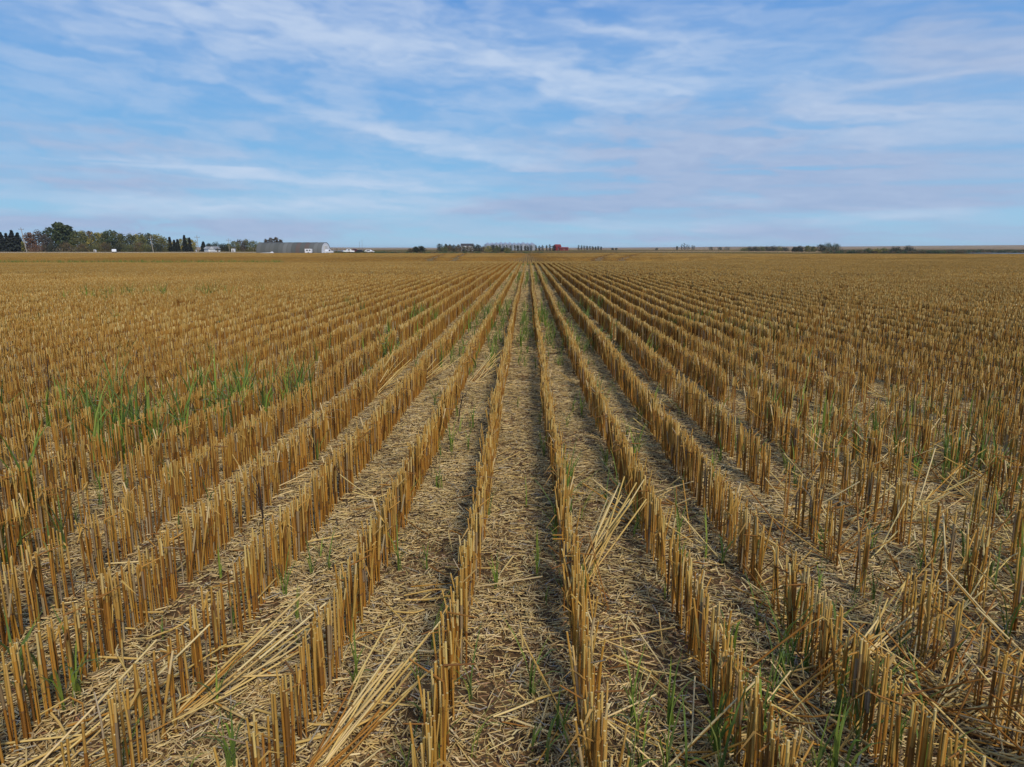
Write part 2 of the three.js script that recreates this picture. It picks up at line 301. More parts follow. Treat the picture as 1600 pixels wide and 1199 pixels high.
// thin places: x, distance, reach, how much is missing
const THIN = [[1.35, 1.85, 0.8, 0.72], [1.75, 2.7, 0.75, 0.7], [0.95, 1.45, 0.35, 0.5], [1.85, 3.6, 0.75, 0.75], [2.5, 4.6, 0.7, 0.7], [1.5, 2.8, 0.5, 0.5], [1.4, 1.9, 0.6, 0.55], [2.3, 5.2, 0.7, 0.55], [2.5, 6.8, 0.7, 0.6], [3.5, 8.9, 1.0, 0.35], [-1.2, 1.75, 0.35, 0.3], [-0.75, 1.45, 0.30, 0.72], [-0.95, 1.5, 0.3, 0.5], [-2.4, 3.9, 0.5, 0.3], [1.1, 1.5, 0.4, 0.4], [-0.45, 1.25, 0.22, 0.5]];
const thinAt = (x, D) => { let m = 0; for (const [a, b, q, w] of THIN) m = Math.max(m, w * Math.exp(-((x - a * EYE / 1.06) ** 2 + ((D - b * EYE / 1.06) * 0.8) ** 2) / (q * q))); return m; };
// wheel tracks on the far slope
const onTrack = (x, D) => D > 84 && D < 330 && ([[-14, 0.11], [-10.5, 0.085], [9, -0.16], [12.5, -0.2]].some(([a, b]) => Math.abs(x - (a + b * (95 - D) * 0.9)) < 0.9) || (x > 20 && x < 70 && [[150, 0.3], [160, 0.32]].some(([a, b]) => Math.abs(D - (a + b * (x - 20))) < 1.6)));

const proj = new THREE.Vector3();
const inView = (x, y, z, m = 1.0) => { proj.set(x, y, z).project(camera); return Math.abs(proj.x) < m && Math.abs(proj.y) < m && proj.z < 1; };
const tufts = [[], [], []];
for (let k = -190; k <= 190; k++) {
  const r = rngOf(50000 + k * 17);
  for (let D = 0.35; D < 62;) {
    const lod = D < 7 ? 0 : D < 24 ? 1 : 2;
    D += (lod === 2 ? 0.04 : lod === 1 ? 0.029 : 0.027) * (0.6 + 0.8 * r());
    const z = -D, x = rowX(k, z), j = r();
    if (Math.abs(x) > 0.83 * D + 1.3 || j < thinAt(x, D)) continue;
    const gap = fbm(z * 1.1 + k * 31, k * 3.3, 2); if (gap < 0.24 && r() < 0.7) continue;
    const tone = (0.82 + 0.3 * fbm(x * 0.4, z * 0.4 + 30, 3)) * (0.9 + 0.2 * r()), hs = (0.90 + 0.2 * fbm(x * 0.5 + 9, z * 0.3, 2)) * (0.985 + 0.03 * r());
    tufts[lod].push({ v: Math.floor(r() * 999), x, z, k, D, turn: (r() < 0.5 ? 0 : Math.PI) + gauss(r) * 0.25, s: 0.95 + r() * 0.12, sy: hs, tone });
  }
}
const UPRIGHT = new THREE.Vector3(0, 1, 0);
const dummy = new THREE.Object3D();
function instances(parent, name, geos, list, mat) {
  const by = geos.map(() => []); for (const t of list) by[t.v % geos.length].push(t);
  by.forEach((ts, v) => {
    if (!ts.length) return;
    const m = new THREE.InstancedMesh(geos[v], mat, ts.length); m.name = name;
    ts.forEach((t, i) => {
      dummy.position.set(t.x, t.y ?? landHeight(t.x, t.z), t.z); dummy.rotation.set(t.tx ?? 0, t.turn, t.tz ?? 0); dummy.scale.set(t.s, t.s * (t.sy ?? 1), t.s); dummy.updateMatrix(); m.setMatrixAt(i, dummy.matrix);
      const c = t.tone ?? 1; m.setColorAt(i, new THREE.Color().setRGB(c, c * (t.g ?? 1), c * (t.b ?? 1)));
    });
    m.castShadow = m.receiveShadow = true; m.userData.kind = 'stuff'; parent.add(m);
  });
}
// the largest in the picture stand as plants of their own
const seen = tufts[0].filter(t => inView(t.x, 0.12, t.z)).sort((a, b) => a.D - b.D);
const single = new Set(seen.slice(0, 300));
const rowWords = k => k >= 0 ? (k ? `${ORD[k]} row right of the middle gap` : 'first row right of the middle gap') : (k < -1 ? `${ORD[-k - 1]} row left of the middle gap` : 'first row left of the middle gap');
const countInRow = {};
for (const t of single) {
  const nth = countInRow[t.k] = (countInRow[t.k] ?? 0) + 1;
  const o = new THREE.Group(), v = t.v % nearStems.length;
  top(o, 'stubble_plant', `cut stubble plant, ${ordinal(nth)} from near end, ${rowWords(t.k)}`, 'stubble', `stubble plants in the ${rowWords(t.k)}`);
  o.position.set(t.x, landHeight(t.x, t.z), t.z); o.rotation.y = t.turn; o.scale.set(t.s, t.s * t.sy, t.s);
  for (const g of nearStems[v]) part(o, 'stalk', g, M.stalk);
}
const stubble = new THREE.Group(); top(stubble, 'stubble', 'golden cut stubble standing in long rows across the field', 'stubble', null, 'stuff');
instances(stubble, 'stubble_tufts', lodGeos[0], tufts[0].filter(t => !single.has(t)), M.stalk);
instances(stubble, 'stubble_tufts', lodGeos[1], tufts[1], M.stalk);
instances(stubble, 'stubble_tufts', lodGeos[2], tufts[2], M.stalk);
{
  const geos = [];
  for (let v = 0; v < 5; v++) {
    const r = rngOf(4000 + v), s = new Shape();
    for (let k = 0; k < 4; k++) for (let q = 0; q < 120; q++) stalkFar(s, r, (k - 1.5) * SPACING + gauss(r) * 0.025, (r() - 0.5) * 5);
    geos.push(s.geo());
  }
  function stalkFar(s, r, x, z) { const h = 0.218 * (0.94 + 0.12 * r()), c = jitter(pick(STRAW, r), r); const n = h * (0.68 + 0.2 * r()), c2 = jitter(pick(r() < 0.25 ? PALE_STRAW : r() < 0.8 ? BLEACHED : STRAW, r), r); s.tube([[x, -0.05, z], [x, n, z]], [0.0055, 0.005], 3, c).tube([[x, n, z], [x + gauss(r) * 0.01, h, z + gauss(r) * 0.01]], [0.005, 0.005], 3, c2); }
  const list = [], r = rngOf(88);
  for (let D = 62; D < 356; D += 5) for (let c = -240; c < 240; c++) {
    const x = ROW0 + c * SPACING * 4 + SPACING * 1.5, z = -D - 2.5, t = x / D;
    if (t < -0.86 || t > 0.84 || D > fieldEnd(t) || onTrack(x, D)) continue;
    const n = fbm(x / 30 + 3, z / 30, 3);
    list.push({ v: Math.floor(r() * 99), x: x + (fbm(D * 0.06, c * 0.2, 2) - 0.5) * 0.1, z, turn: r() < 0.5 ? 0 : Math.PI, s: 1, sy: 0.85 + 0.3 * n, tone: (0.82 + 0.3 * n) * (0.95 + 0.1 * r()) });
  }
  instances(stubble, 'stubble_rows', geos, list, M.stalk);
}

// ---------------------------------------------------------------- straw litter
const CHAFF = [[0.63, 0.47, 0.205], [0.68, 0.535, 0.27], [0.57, 0.405, 0.155]];
function litterColour(r) { const v = r(); return jitter(v < 0.5 ? pick(CHAFF, r) : v < 0.72 ? [0.52, 0.37, 0.16] : v < 0.88 ? [0.29, 0.19, 0.085] : v < 0.92 ? [0.36, 0.31, 0.23] : [0.09, 0.06, 0.036], r, 0.2); }
function litterTile(seed, n, reach, len, rad, sides) {
  const r = rngOf(seed), s = new Shape();
  for (let k = 0; k < n; k++) {
    const a = r() * 6.283, q = Math.sqrt(r()) * reach, x = Math.cos(a) * q, z = Math.sin(a) * q, yaw = r() * 6.283, l = len * (0.35 + 1.3 * r() * r()), y = 0.002 + 0.022 * r() * r(), tip = y + (r() - 0.4) * 0.012 * (l / 0.05), w = rad * (0.55 + 0.8 * r()), c = litterColour(r);
    const dx = Math.cos(yaw) * l / 2, dz = Math.sin(yaw) * l / 2;
    if (r() < 0.3) s.ribbon([[x - dx, y, z - dz], [x, y + 0.004 * r(), z], [x + dx, Math.max(0.002, tip), z + dz]], [w * 1.6, w * 2.4, w], [-Math.sin(yaw), 0.3 * (r() - 0.5), Math.cos(yaw)], c);
    else s.tube([[x - dx, y, z - dz], [x + dx, Math.max(0.002, tip), z + dz]], [w, w], sides, c);
  }
  return s.geo();
}
const litter = new THREE.Group(); top(litter, 'straw_litter', 'chopped pale straw litter covering the soil between the stubble rows', 'straw', null, 'stuff');
{
  const amount = (x, D) => { const g = fbm(x * 0.9 + 20, D * 0.55, 3), lane = Math.floor((x - ROW0) / SPACING); return clamp(0.18 + 1.15 * (g - 0.22) + (hash2(lane, 5) - 0.5) * 0.35 - (lane === -1 ? 0.22 : 0) + (lane === -2 || lane === -3 ? 0.2 : 0)); };
  const near = [], mid = [], far = [];
  for (let v = 0; v < 4; v++) { near.push(litterTile(6000 + v, 260, 0.17, 0.05, 0.0014, 4), litterTile(6100 + v, 420, 0.17, 0.05, 0.0015, 4), litterTile(6200 + v, 620, 0.18, 0.05, 0.0015, 4)); }
  for (let v = 0; v < 3; v++) { mid.push(litterTile(6300 + v, 350, 0.34, 0.07, 0.0024, 3), litterTile(6400 + v, 560, 0.34, 0.07, 0.0025, 3), litterTile(6500 + v, 800, 0.35, 0.07, 0.0026, 3)); }
  for (let v = 0; v < 3; v++) { far.push(litterTile(6600 + v, 300, 0.8, 0.13, 0.006, 3), litterTile(6700 + v, 500, 0.8, 0.13, 0.006, 3), litterTile(6800 + v, 700, 0.8, 0.13, 0.006, 3)); }
  const r = rngOf(909);
  const spread = (geos, d0, d1, step) => {
    const list = [];
    for (let D = d0; D < d1; D += step) for (let x = -0.83 * D - 1.3; x < 0.83 * D + 1.3; x += step) {
      const px = x + (r() - 0.5) * step, pd = D + (r() - 0.5) * step, a = amount(px, pd) + (r() - 0.5) * 0.25, kind = a < 0.33 ? 0 : a < 0.6 ? 1 : 2;
      list.push({ v: Math.floor(r() * (geos.length / 3)) * 3 + kind, x: px, z: -pd, turn: r() * 6.283, s: 0.92 + 0.2 * r(), tone: 0.82 + 0.32 * r() });
    }
    instances(litter, 'straw_pieces', geos, list, M.litter);
  };
  spread(near, 0.4, 7, 0.2); spread(mid, 7, 24, 0.42); spread(far, 24, 66, 1.0);
}

// long straws that lie or lean loose in the foreground, each its own thing
{
  const r = rngOf(321), kinds = [];
  for (let v = 0; v < 18; v++) {
    const s = new Shape(), c = jitter(pick(v % 2 ? PALE_STRAW : STRAW, r), r), c2 = jitter(pick(PALE_STRAW, r), r), b = gauss(r) * 0.03, w = 0.002 + 0.0009 * r(), n = 0.35 + 0.3 * r();
    s.tube([[-0.5, 0, 0], [-0.5 + n * 0.5, b * 0.8, b], [-0.5 + n, b, b]], [w, w, w], 6, c, c2).tube([[-0.5 + n - 0.01, b, b], [-0.5 + n, b, b], [-0.5 + n + 0.01, b, b]], [w, w * 1.5, w], 6, [0.3, 0.18, 0.06]).tube([[-0.5 + n, b, b], [0, b, b * 0.8], [0.5, 0, 0]].filter((p, i) => i !== 1 || n < 0.48), n < 0.48 ? [w * 1.15, w * 1.2, w] : [w * 1.15, w], 6, c2, c2);
    kinds.push(s.geo());
  }
  const put = (x, D, yaw, rise, len, y, label, group) => {
    const m = new THREE.Mesh(kinds[Math.floor(r() * kinds.length)], M.stalk); m.castShadow = m.receiveShadow = true;
    top(m, 'loose_straw', label, 'straw', group);
    const a = len / 2 * Math.sin(rise);
    m.rotation.order = 'YXZ'; m.rotation.set(0, yaw, rise); m.scale.set(len, 0.8 + 0.35 * r(), 0.8 + 0.35 * r()); m.position.set(x, landHeight(x, -D) + y + a, -D);
  };
  const loose = [], nthLoose = {};
  const laneWords = l => l === -1 ? 'in the middle gap' : l >= 0 ? `in the ${ORD[l]} gap right of the middle` : `in the ${ORD[-l - 2]} gap left of the middle`;
  while (loose.length < 130) {
    const D = 1.15 + 3.4 * r() * r(), x = (r() - 0.5) * 1.66 * (D + 0.1) + 0.15 * r();
    if (!inView(x, 0, -D, 0.98)) continue;
    const lane = Math.floor((x - ROW0) / SPACING); if (Math.abs(lane) > 12) continue;
    loose.push([x, D, lane]);
  }
  loose.sort((a, b) => a[1] - b[1]);
  for (const [x, D, lane] of loose) { nthLoose[lane] = (nthLoose[lane] ?? 0) + 1; put(x, D, r() * 6.283, gauss(r) * 0.06, 0.08 + 0.17 * r(), 0.022 + 0.012 * r(), `pale loose straw, ${ordinal(nthLoose[lane])} from near end, ${laneWords(lane)}`, `loose straws ${laneWords(lane)}`); }
  // bundles pushed over: foot (x, distance), heading, rise, count, spread, where
  const bundles = [[-0.79, 1.40, 0.85, 0.30, 13, 0.04, 'pushed over across the bottom left rows'], [-0.44, 1.22, 0.95, 0.42, 15, 0.04, 'leaning out of the second row left of the middle gap'], [-0.98, 1.2, 0.9, 0.3, 7, 0.05, 'at the bottom left corner'], [0.17, 2.02, 0.75, 0.8, 16, 0.04, 'fanning out of the first row right of the middle gap'], [-1.12, 4.95, 0.85, 0.55, 16, 0.06, 'leaning out of the fourth row left of the middle gap'], [-0.86, 5.35, 0.5, 0.5, 10, 0.05, 'leaning out of the third row left of the middle gap'], [-0.43, 5.45, 0.6, 0.7, 14, 0.05, 'splayed from the second row left of the middle gap'], [0.86, 1.62, 0.6, 0.35, 9, 0.05, 'tipped over near the bottom right green blades']];
  for (const [x, D, yaw, rise, count, sp, where] of bundles) for (let k = 0; k < count; k++) {
    const l = 0.2 + 0.22 * r(), y = yaw + gauss(r) * 0.34, e = Math.max(0.04, rise + gauss(r) * 0.28), fx = x * EYE / 1.06 + gauss(r) * sp, fd = D * EYE / 1.06 + gauss(r) * sp;
    put(fx + Math.cos(y) * Math.cos(e) * l / 2, fd + Math.sin(y) * Math.cos(e) * l / 2, y, e, l, 0.008, `golden straw of the bundle ${where}`, `straws of the bundle ${where}`);
  }
}
// broken, half fallen stems in the thin places
{
  const r = rngOf(654), geos = [], list = [];
  for (let v = 0; v < 6; v++) { const s = new Shape(); for (let k = 0; k < 7; k++) { const a = r() * 6.283, l = 0.09 + 0.18 * r(), e = 0.1 + r() * 0.7, x = gauss(r) * 0.06, z = gauss(r) * 0.06, w = 0.0015 + 0.0009 * r(), c = jitter(pick(r() < 0.55 ? PALE_STRAW : STRAW, r), r); s.tube([[x, 0.01, z], [x + Math.cos(a) * l * Math.cos(e), 0.01 + l * Math.sin(e), z + Math.sin(a) * l * Math.cos(e)]], [w, w], 5, c, c); } geos.push(s.geo()); }
  for (let k = 0; k < 9000; k++) { const D = 1.2 + 22 * r() * r(), x = (r() * 2 - 1) * (0.8 * D + 0.5); if (r() < (x > 0 ? thinAt(x, D) * 0.2 : 0.0) + 0.005 + (x > 1 && D > 3 ? 0.018 : 0)) list.push({ v: Math.floor(r() * 99), x, z: -D, turn: r() * 6.283, s: 0.9 + 0.3 * r(), tone: 0.9 + 0.2 * r() }); }
  instances(litter, 'fallen_straw', geos, list, M.stalk);
}

// ---------------------------------------------------------------- green volunteer plants
{
  const GREEN = [[0.14, 0.215, 0.014], [0.175, 0.255, 0.018], [0.095, 0.155, 0.012], [0.235, 0.30, 0.03]];
  const r = rngOf(4242), plants = [];
  const blade = (s, c) => {
    const a = r() * 6.283, l = 0.11 + 0.17 * r(), out = l * (0.12 + 0.5 * r()), w = 0.0055 + 0.0045 * r(), x = gauss(r) * 0.012, z = gauss(r) * 0.012, ca = Math.cos(a), sa = Math.sin(a), droop = r() < 0.3 ? 0.35 * l : 0;
    const P = f => [x + ca * out * f * f, l * f * (1 - 0.12 * f) - droop * f * f * f, z + sa * out * f * f];
    const tw = r() * 1.5, side = [-sa * Math.cos(tw) + ca * Math.sin(tw) * 0.5, 0, ca * Math.cos(tw) + sa * Math.sin(tw) * 0.5];
    s.ribbon([0, 0.25, 0.5, 0.75, 1].map(P), [w * 0.7, w, w * 0.95, w * 0.7, w * 0.08], side, c);
  };
  for (let v = 0; v < 9; v++) { const s = [], n = 4 + v % 5; for (let k = 0; k < n; k++) { const q = new Shape(); blade(q, jitter(pick(GREEN, r), r, 0.2)); s.push(q.geo()); } plants.push(s); }
  const merged = plants.map(p => mergeGeometries(p));
  // patches: x, distance, reach, count, size
  const S = EYE / 1.06, PATCH = [[-8.1, 13.1, 1.1, 60, 1.5], [-6.8, 14, 1.0, 60, 1.5], [-2.9, 10.9, 0.5, 14, 1.2], [-1.45, 10, 0.28, 30, 1.3], [-2.45, 3.9, 0.28, 16, 1.25], [-1.95, 3.63, 0.3, 20, 1.25], [-2.8, 4.2, 0.3, 12, 1.3], [-1.96, 4.22, 0.3, 18, 1.25], [-1.7, 4.4, 0.3, 18, 1.2], [-1.57, 4.8, 0.25, 10, 1.1], [-2.03, 3.39, 0.25, 12, 1.2], [-2.07, 4.78, 0.3, 10, 1.2], [-2.08, 2.6, 0.14, 5, 1.2], [-1.66, 2.15, 0.12, 4, 1.0], [-0.65, 11, 0.35, 26, 1.3], [-0.6, 9.2, 0.2, 12, 1.2], [-1.45, 5.83, 0.2, 4, 1], [-3.03, 3.88, 0.2, 8, 1.2], [0.15, 10, 0.25, 18, 1.2], [0.12, 2.46, 0.04, 3, 1.0], [1.08, 12.2, 0.4, 18, 1.1], [2.64, 8, 0.4, 34, 1.15], [2.2, 9.3, 0.35, 20, 1.1], [1.61, 4, 0.3, 8, 1], [1.47, 5.1, 0.3, 8, 1], [1.85, 3.5, 0.35, 16, 1], [2.11, 3.27, 0.3, 14, 1], [2.55, 4.3, 0.4, 16, 1], [0.66, 1.59, 0.05, 5, 0.85], [0.44, 1.33, 0.05, 4, 0.8], [0.76, 1.42, 0.07, 8, 0.8], [1.47, 2.1, 0.12, 6, 0.9], [0.51, 4.64, 0.06, 5, 0.9], [-0.42, 3.55, 0.12, 5, 0.8], [0.13, 2.72, 0.05, 4, 1.1], [-0.48, 2.18, 0.06, 2, 0.7], [-0.51, 1.78, 0.06, 2, 0.7], [-1.12, 1.45, 0.08, 5, 0.9], [-1.24, 1.5, 0.06, 3, 1], [3.9, 5.65, 0.4, 8, 1.2], [2.24, 6.2, 0.3, 10, 1], [1.3, 7, 0.2, 8, 1]];
  const spots = [];
  for (const [x, D, q, n, s] of PATCH) for (let k = 0; k < n; k++) spots.push([S * x + gauss(r) * q, S * D + gauss(r) * q * 1.2, s * (0.75 + 0.5 * r()) * (x < -1.4 && D < 6 ? 1.15 : 1)]);
  for (let k = 0; k < 420; k++) { const D = 1.2 + 8 * r() ** 1.6, x = (r() * 2 - 1) * 0.78 * D; if (x < 0 && r() < 0.5) continue; spots.push([x, D, (x > 0.2 ? 0.6 : 0.5) + 0.35 * r()]); }
  for (let k = 0; k < 2200; k++) { const D = 6 + 44 * r(), lane = Math.round(gauss(r) * 3.4), x = ROW0 - SPACING / 2 + lane * SPACING + gauss(r) * 0.06; if (fbm(x * 0.8 + 60, D * 0.12, 2) + 0.3 * (r() - 0.5) > 0.45) spots.push([x + (fbm(-D * 0.06, 4, 2) - 0.5) * 0.1, D, 0.4 + 0.5 * r()]); }
  for (let k = 0; k < 900; k++) { const D = 6 + 40 * r() * r(), x = (r() * 2 - 1) * 0.8 * D; if (fbm(x * 0.35 + 2, D * 0.35, 3) > 0.56) spots.push([x, D, 0.9 + 0.5 * r()]); }
  for (let k = 0; k < 1500; k++) { const D = 72 + 26 * r(), x = -(0.35 + 0.5 * r()) * D; spots.push([x, D, 2.2 + r()]); }
  const list = spots.map(([x, D, s]) => ({ x, z: -D, D, s, v: Math.floor(r() * 999), turn: r() * 6.283, tone: 0.75 + 0.45 * r(), sy: 0.9 + 0.3 * r() }));
  const ranked = list.filter(t => inView(t.x, 0.05, t.z)).sort((a, b) => a.D / a.s - b.D / b.s), own = new Set(ranked.slice(0, 230));
  const nthIn = {};
  for (const t of [...own].sort((a, b) => a.D - b.D)) {
    const o = new THREE.Group(), lane = Math.floor((t.x - ROW0) / SPACING), where = lane === -1 ? 'in the middle gap' : lane >= 0 ? `in the ${ORD[Math.min(lane, 19)]} gap right of the middle` : `in the ${ORD[Math.min(-lane - 2, 19)]} gap left of the middle`;
    top(o, 'volunteer_plant', `green grassy plant, ${ordinal(nthIn[where] = (nthIn[where] ?? 0) + 1)} from near end, ${where}`, 'plant', `green plants ${where}`);
    o.position.set(t.x, landHeight(t.x, t.z), t.z); o.rotation.y = t.turn; o.scale.set(t.s, t.s * t.sy, t.s);
    for (const g of plants[t.v % plants.length]) part(o, 'blade', g, M.blade);
  }
  const rest = new THREE.Group(); top(rest, 'volunteer_grass', 'thin green regrowth scattered through the stubble field', 'grass', null, 'stuff');
  instances(rest, 'grass_plants', merged, list.filter(t => !own.has(t)), M.blade);

  // dry dark weed stems sticking out of the rows
  const weeds = [[-3.2, 4.46, 0.34, 'above the far left rows'], [-1.08, 3.36, 0.22, 'beside the fourth row left of the middle gap'], [-0.42, 4.09, 0.2, 'leaning in the second gap left of the middle'], [-0.17, 6.7, 0.2, 'beside the first row left of the middle gap'], [-1.68, 8.8, 0.36, 'among the sixth row left of the middle gap'], [-0.95, 2.35, 0.24, 'standing among the third row left of the middle gap'], [3.2, 6.0, 0.36, 'among the thin rows on the right']];
  for (const [x, D, h, where] of weeds) {
    const o = new THREE.Group(), s = new Shape(), c = [0.045, 0.032, 0.026], lx = gauss(r) * 0.05; top(o, 'dry_weed', `dark dead weed stem ${where}`, 'weed'); o.position.set(x * S, landHeight(x * S, -D * S), -D * S);
    part(o, 'stem', s.tube([[0, -0.01, 0], [lx * 0.4, h * 0.5, 0.01], [lx, h, 0.015]], [0.004, 0.0035, 0.002], 6, c, c).geo(), M.bark);
    for (let k = 0; k < 3; k++) { const f = 0.55 + 0.15 * k, a = r() * 6.283, q = new Shape(); part(o, 'twig', q.tube([[lx * f, h * f, 0.01], [lx * f + Math.cos(a) * 0.03, h * f + 0.05, 0.01 + Math.sin(a) * 0.03]], [0.002, 0.0012], 4, c, c).geo(), M.bark); }
  }
}

// ---------------------------------------------------------------- trees and shrubs
const PAL = {
  spruce: [[0.012, 0.02, 0.012], [0.018, 0.028, 0.014], [0.010, 0.015, 0.010]],
  green: [[0.058, 0.085, 0.026], [0.078, 0.104, 0.029], [0.039, 0.058, 0.021]],
  olive: [[0.166, 0.166, 0.043], [0.117, 0.138, 0.039], [0.216, 0.196, 0.043], [0.069, 0.078, 0.031]],
  gold: [[0.481, 0.355, 0.056], [0.355, 0.293, 0.056], [0.203, 0.203, 0.051], [0.126, 0.140, 0.045]],
  rust: [[0.234, 0.108, 0.043], [0.180, 0.090, 0.046], [0.154, 0.090, 0.054]],
  bare: [[0.111, 0.085, 0.065], [0.130, 0.098, 0.065], [0.085, 0.065, 0.046]],
  russet: [[0.134, 0.090, 0.046], [0.108, 0.090, 0.036], [0.180, 0.118, 0.036]],
  dark: [[0.025, 0.035, 0.015], [0.04, 0.045, 0.017]],
};
let treeSeed = 7000;
function crownGeo(r, h, w, pal, o) {
  const s = new Shape(), lobes = [], n = o.lobes ?? 13, size = o.leaf ?? Math.max(0.42, h * 0.075);
  for (let k = 0; k < n; k++) { const f = (k + 0.5) / n, y = h * ((o.low ?? 0.18) + (0.95 - (o.low ?? 0.18)) * f), env = Math.pow(Math.sin(Math.PI * clamp(0.14 + 0.8 * f * (o.topHeavy ? 0.85 : 1))), 0.7), a = k * 2.4 + r(), q = w / 2 * env * (0.35 + 0.5 * r()); lobes.push([Math.cos(a) * q, y, Math.sin(a) * q, w * (0.2 + 0.15 * r()) * (0.6 + 0.5 * env), jitter(pick(pal, r), r, 0.2)]); }
  for (const [x, y, z, q, c] of lobes) for (let k = 0; k < (o.leaves ?? 75) * 1.5; k++) { let u, v, t, d; do { u = r() * 2 - 1; v = r() * 2 - 1; t = r() * 2 - 1; d = u * u + v * v + t * t; } while (d > 1); const f = Math.pow(d, 0.15) * (0.8 + 0.35 * r()); s.leaf(x + u * q * f, Math.max(0.05, y + v * q * 0.85 * f), z + t * q * f, size * (0.7 + 0.6 * r()), r, jitter(r() < 0.7 ? c : pick(pal, r), r, 0.2)); }
  return [s.geo(), lobes];
}
const BARK = [0.07, 0.055, 0.042];
function tree(name, label, category, px, D, hpx, wpx, palette, group, o = {}) {
  const r = rngOf(treeSeed++), t = new THREE.Group(), x = bearing(px) * D, h = tall(hpx, D), w = wide(wpx, D);
  top(t, name, label, category, group); t.position.set(x, landHeight(x, -D) - 0.08, -D); t.rotation.y = 0;
  const [cg, lobes] = crownGeo(r, h, w, PAL[palette], o), s = new Shape(), tr = Math.max(0.06, h * 0.016);
  s.tube([[0, -0.1, 0], [gauss(r) * 0.1, h * 0.35, 0], [gauss(r) * 0.2, h * 0.8, gauss(r) * 0.2]], [tr * 1.25, tr, tr * 0.35], 6, BARK);
  for (let k = 1; k < lobes.length; k += 2) { const [lx, ly, lz] = lobes[k]; s.tube([[0, Math.min(ly, h * 0.75) * 0.6, 0], [lx * 0.5, ly * 0.86, lz * 0.5], [lx, ly, lz]], [tr * 0.5, tr * 0.35, tr * 0.15], 4, BARK); }
  if (o.twigs) for (let k = 0; k < o.twigs; k++) { const a = r() * 6.283, q = w / 2 * (0.3 + 0.7 * r()), y0 = h * (0.35 + 0.3 * r()); s.tube([[Math.cos(a) * q * 0.5, y0, Math.sin(a) * q * 0.5], [Math.cos(a) * q, h * (0.75 + 0.3 * r()), Math.sin(a) * q]], [0.09, 0.03], 3, [0.05, 0.042, 0.036]); }
  part(t, 'trunk', s.geo(), M.bark); part(t, 'crown', cg, M.crown); return t;
}
function spruce(label, px, D, hpx, wpx, group) {
  const r = rngOf(treeSeed++), t = new THREE.Group(), x = bearing(px) * D, h = tall(hpx, D), w = wide(wpx, D);
  top(t, 'spruce_tree', label, 'tree', group); t.position.set(x, landHeight(x, -D) - 0.08, -D);
  part(t, 'trunk', new Shape().tube([[0, -0.1, 0], [0, h * 0.98, 0]], [h * 0.02, 0.03], 6, BARK).geo(), M.bark);
  const s = new Shape(), tiers = 15;
  for (let k = 0; k < tiers; k++) { const f = k / tiers, y = h * (0.05 + 0.93 * f), q = w / 2 * Math.pow(1 - f, 0.85) * (0.8 + 0.4 * r()); for (let b = 0; b < 11; b++) { const a = r() * 6.283; for (let e = 0; e < 6; e++) { const g = (e + 0.5) / 6; s.leaf(Math.cos(a) * q * g, y - q * 0.28 * g + gauss(r) * 0.15, Math.sin(a) * q * g, 1.0 + 0.5 * r(), r, jitter(pick(PAL.spruce, r), r, 0.25)); } } }
  part(t, 'crown', s.geo(), M.crown); return t;
}
const W1 = 'shelterbelt on the left';
[[3, 33, 15, 'cut by the left edge of the picture'], [12, 31, 13, 'second from the left edge'], [21, 36, 14, 'tallest of the dark cluster at the left edge'], [30, 32, 13, 'standing just before the first pole']].forEach(([px, h, w, l]) => spruce(`near black spruce ${l}`, px, 362, h, w * 1.8, 'spruces at the left end'));
tree('orange_shrub', 'small orange shrub beside the leaning utility pole', 'shrub', 36, 357, 17, 6, 'gold', null, { leaves: 50, low: 0.05 });
tree('rust_tree', 'rust red tree just behind the leaning utility pole', 'tree', 48, 366, 31, 20, 'rust', null, { low: 0.08, twigs: 10, leaves: 60 });
tree('bare_tree', 'nearly bare grey tree beside the rust red tree', 'tree', 61, 372, 33, 22, 'bare', null, { twigs: 26, leaves: 34, low: 0.1 });
tree('bare_tree', 'brown thin tree at the foot of the tall poplar', 'tree', 72, 366, 27, 18, 'bare', null, { twigs: 16, leaves: 45, low: 0.08 });
tree('green_tree', 'round green tree between the bare tree and the tall poplar', 'tree', 79, 376, 37, 26, 'green', null, { low: 0.1 });
tree('poplar_tree', 'tallest poplar in the shelterbelt with a ragged leaning top', 'tree', 99, 374, 46, 22, 'green', null, { low: 0.12, lobes: 18 });
tree('poplar_tree', 'second tall poplar joined to the tallest one', 'tree', 111, 378, 42, 18, 'green', null, { low: 0.15, lobes: 15 });
tree('ragged_poplar', 'slim ragged poplar top beside the tallest poplar', 'tree', 91, 376, 48, 11, 'green', null, { low: 0.3, lobes: 11, leaves: 50 });
[[122, 32, 24, 'olive'], [131, 33, 20, 'gold'], [142, 32, 24, 'russet'], [153, 30, 22, 'gold'], [160, 29, 20, 'gold'], [170, 33, 26, 'green'], [181, 32, 22, 'olive'], [191, 28, 18, 'green'], [204, 27, 22, 'olive'], [213, 27, 20, 'gold'], [224, 28, 24, 'olive'], [235, 29, 26, 'olive'], [247, 26, 24, 'gold'], [257, 22, 18, 'olive']].forEach(([px, h, w, p], i) => tree('shelterbelt_tree', `leafy ${{ olive: 'olive green', gold: 'yellowing', russet: 'russet', green: 'dark green' }[p]} tree, ${ORD[i]} along the shelterbelt from the tall poplars`, 'tree', px, 364 + (i * 7) % 17, h, w, p, W1, { low: 0.04 }));
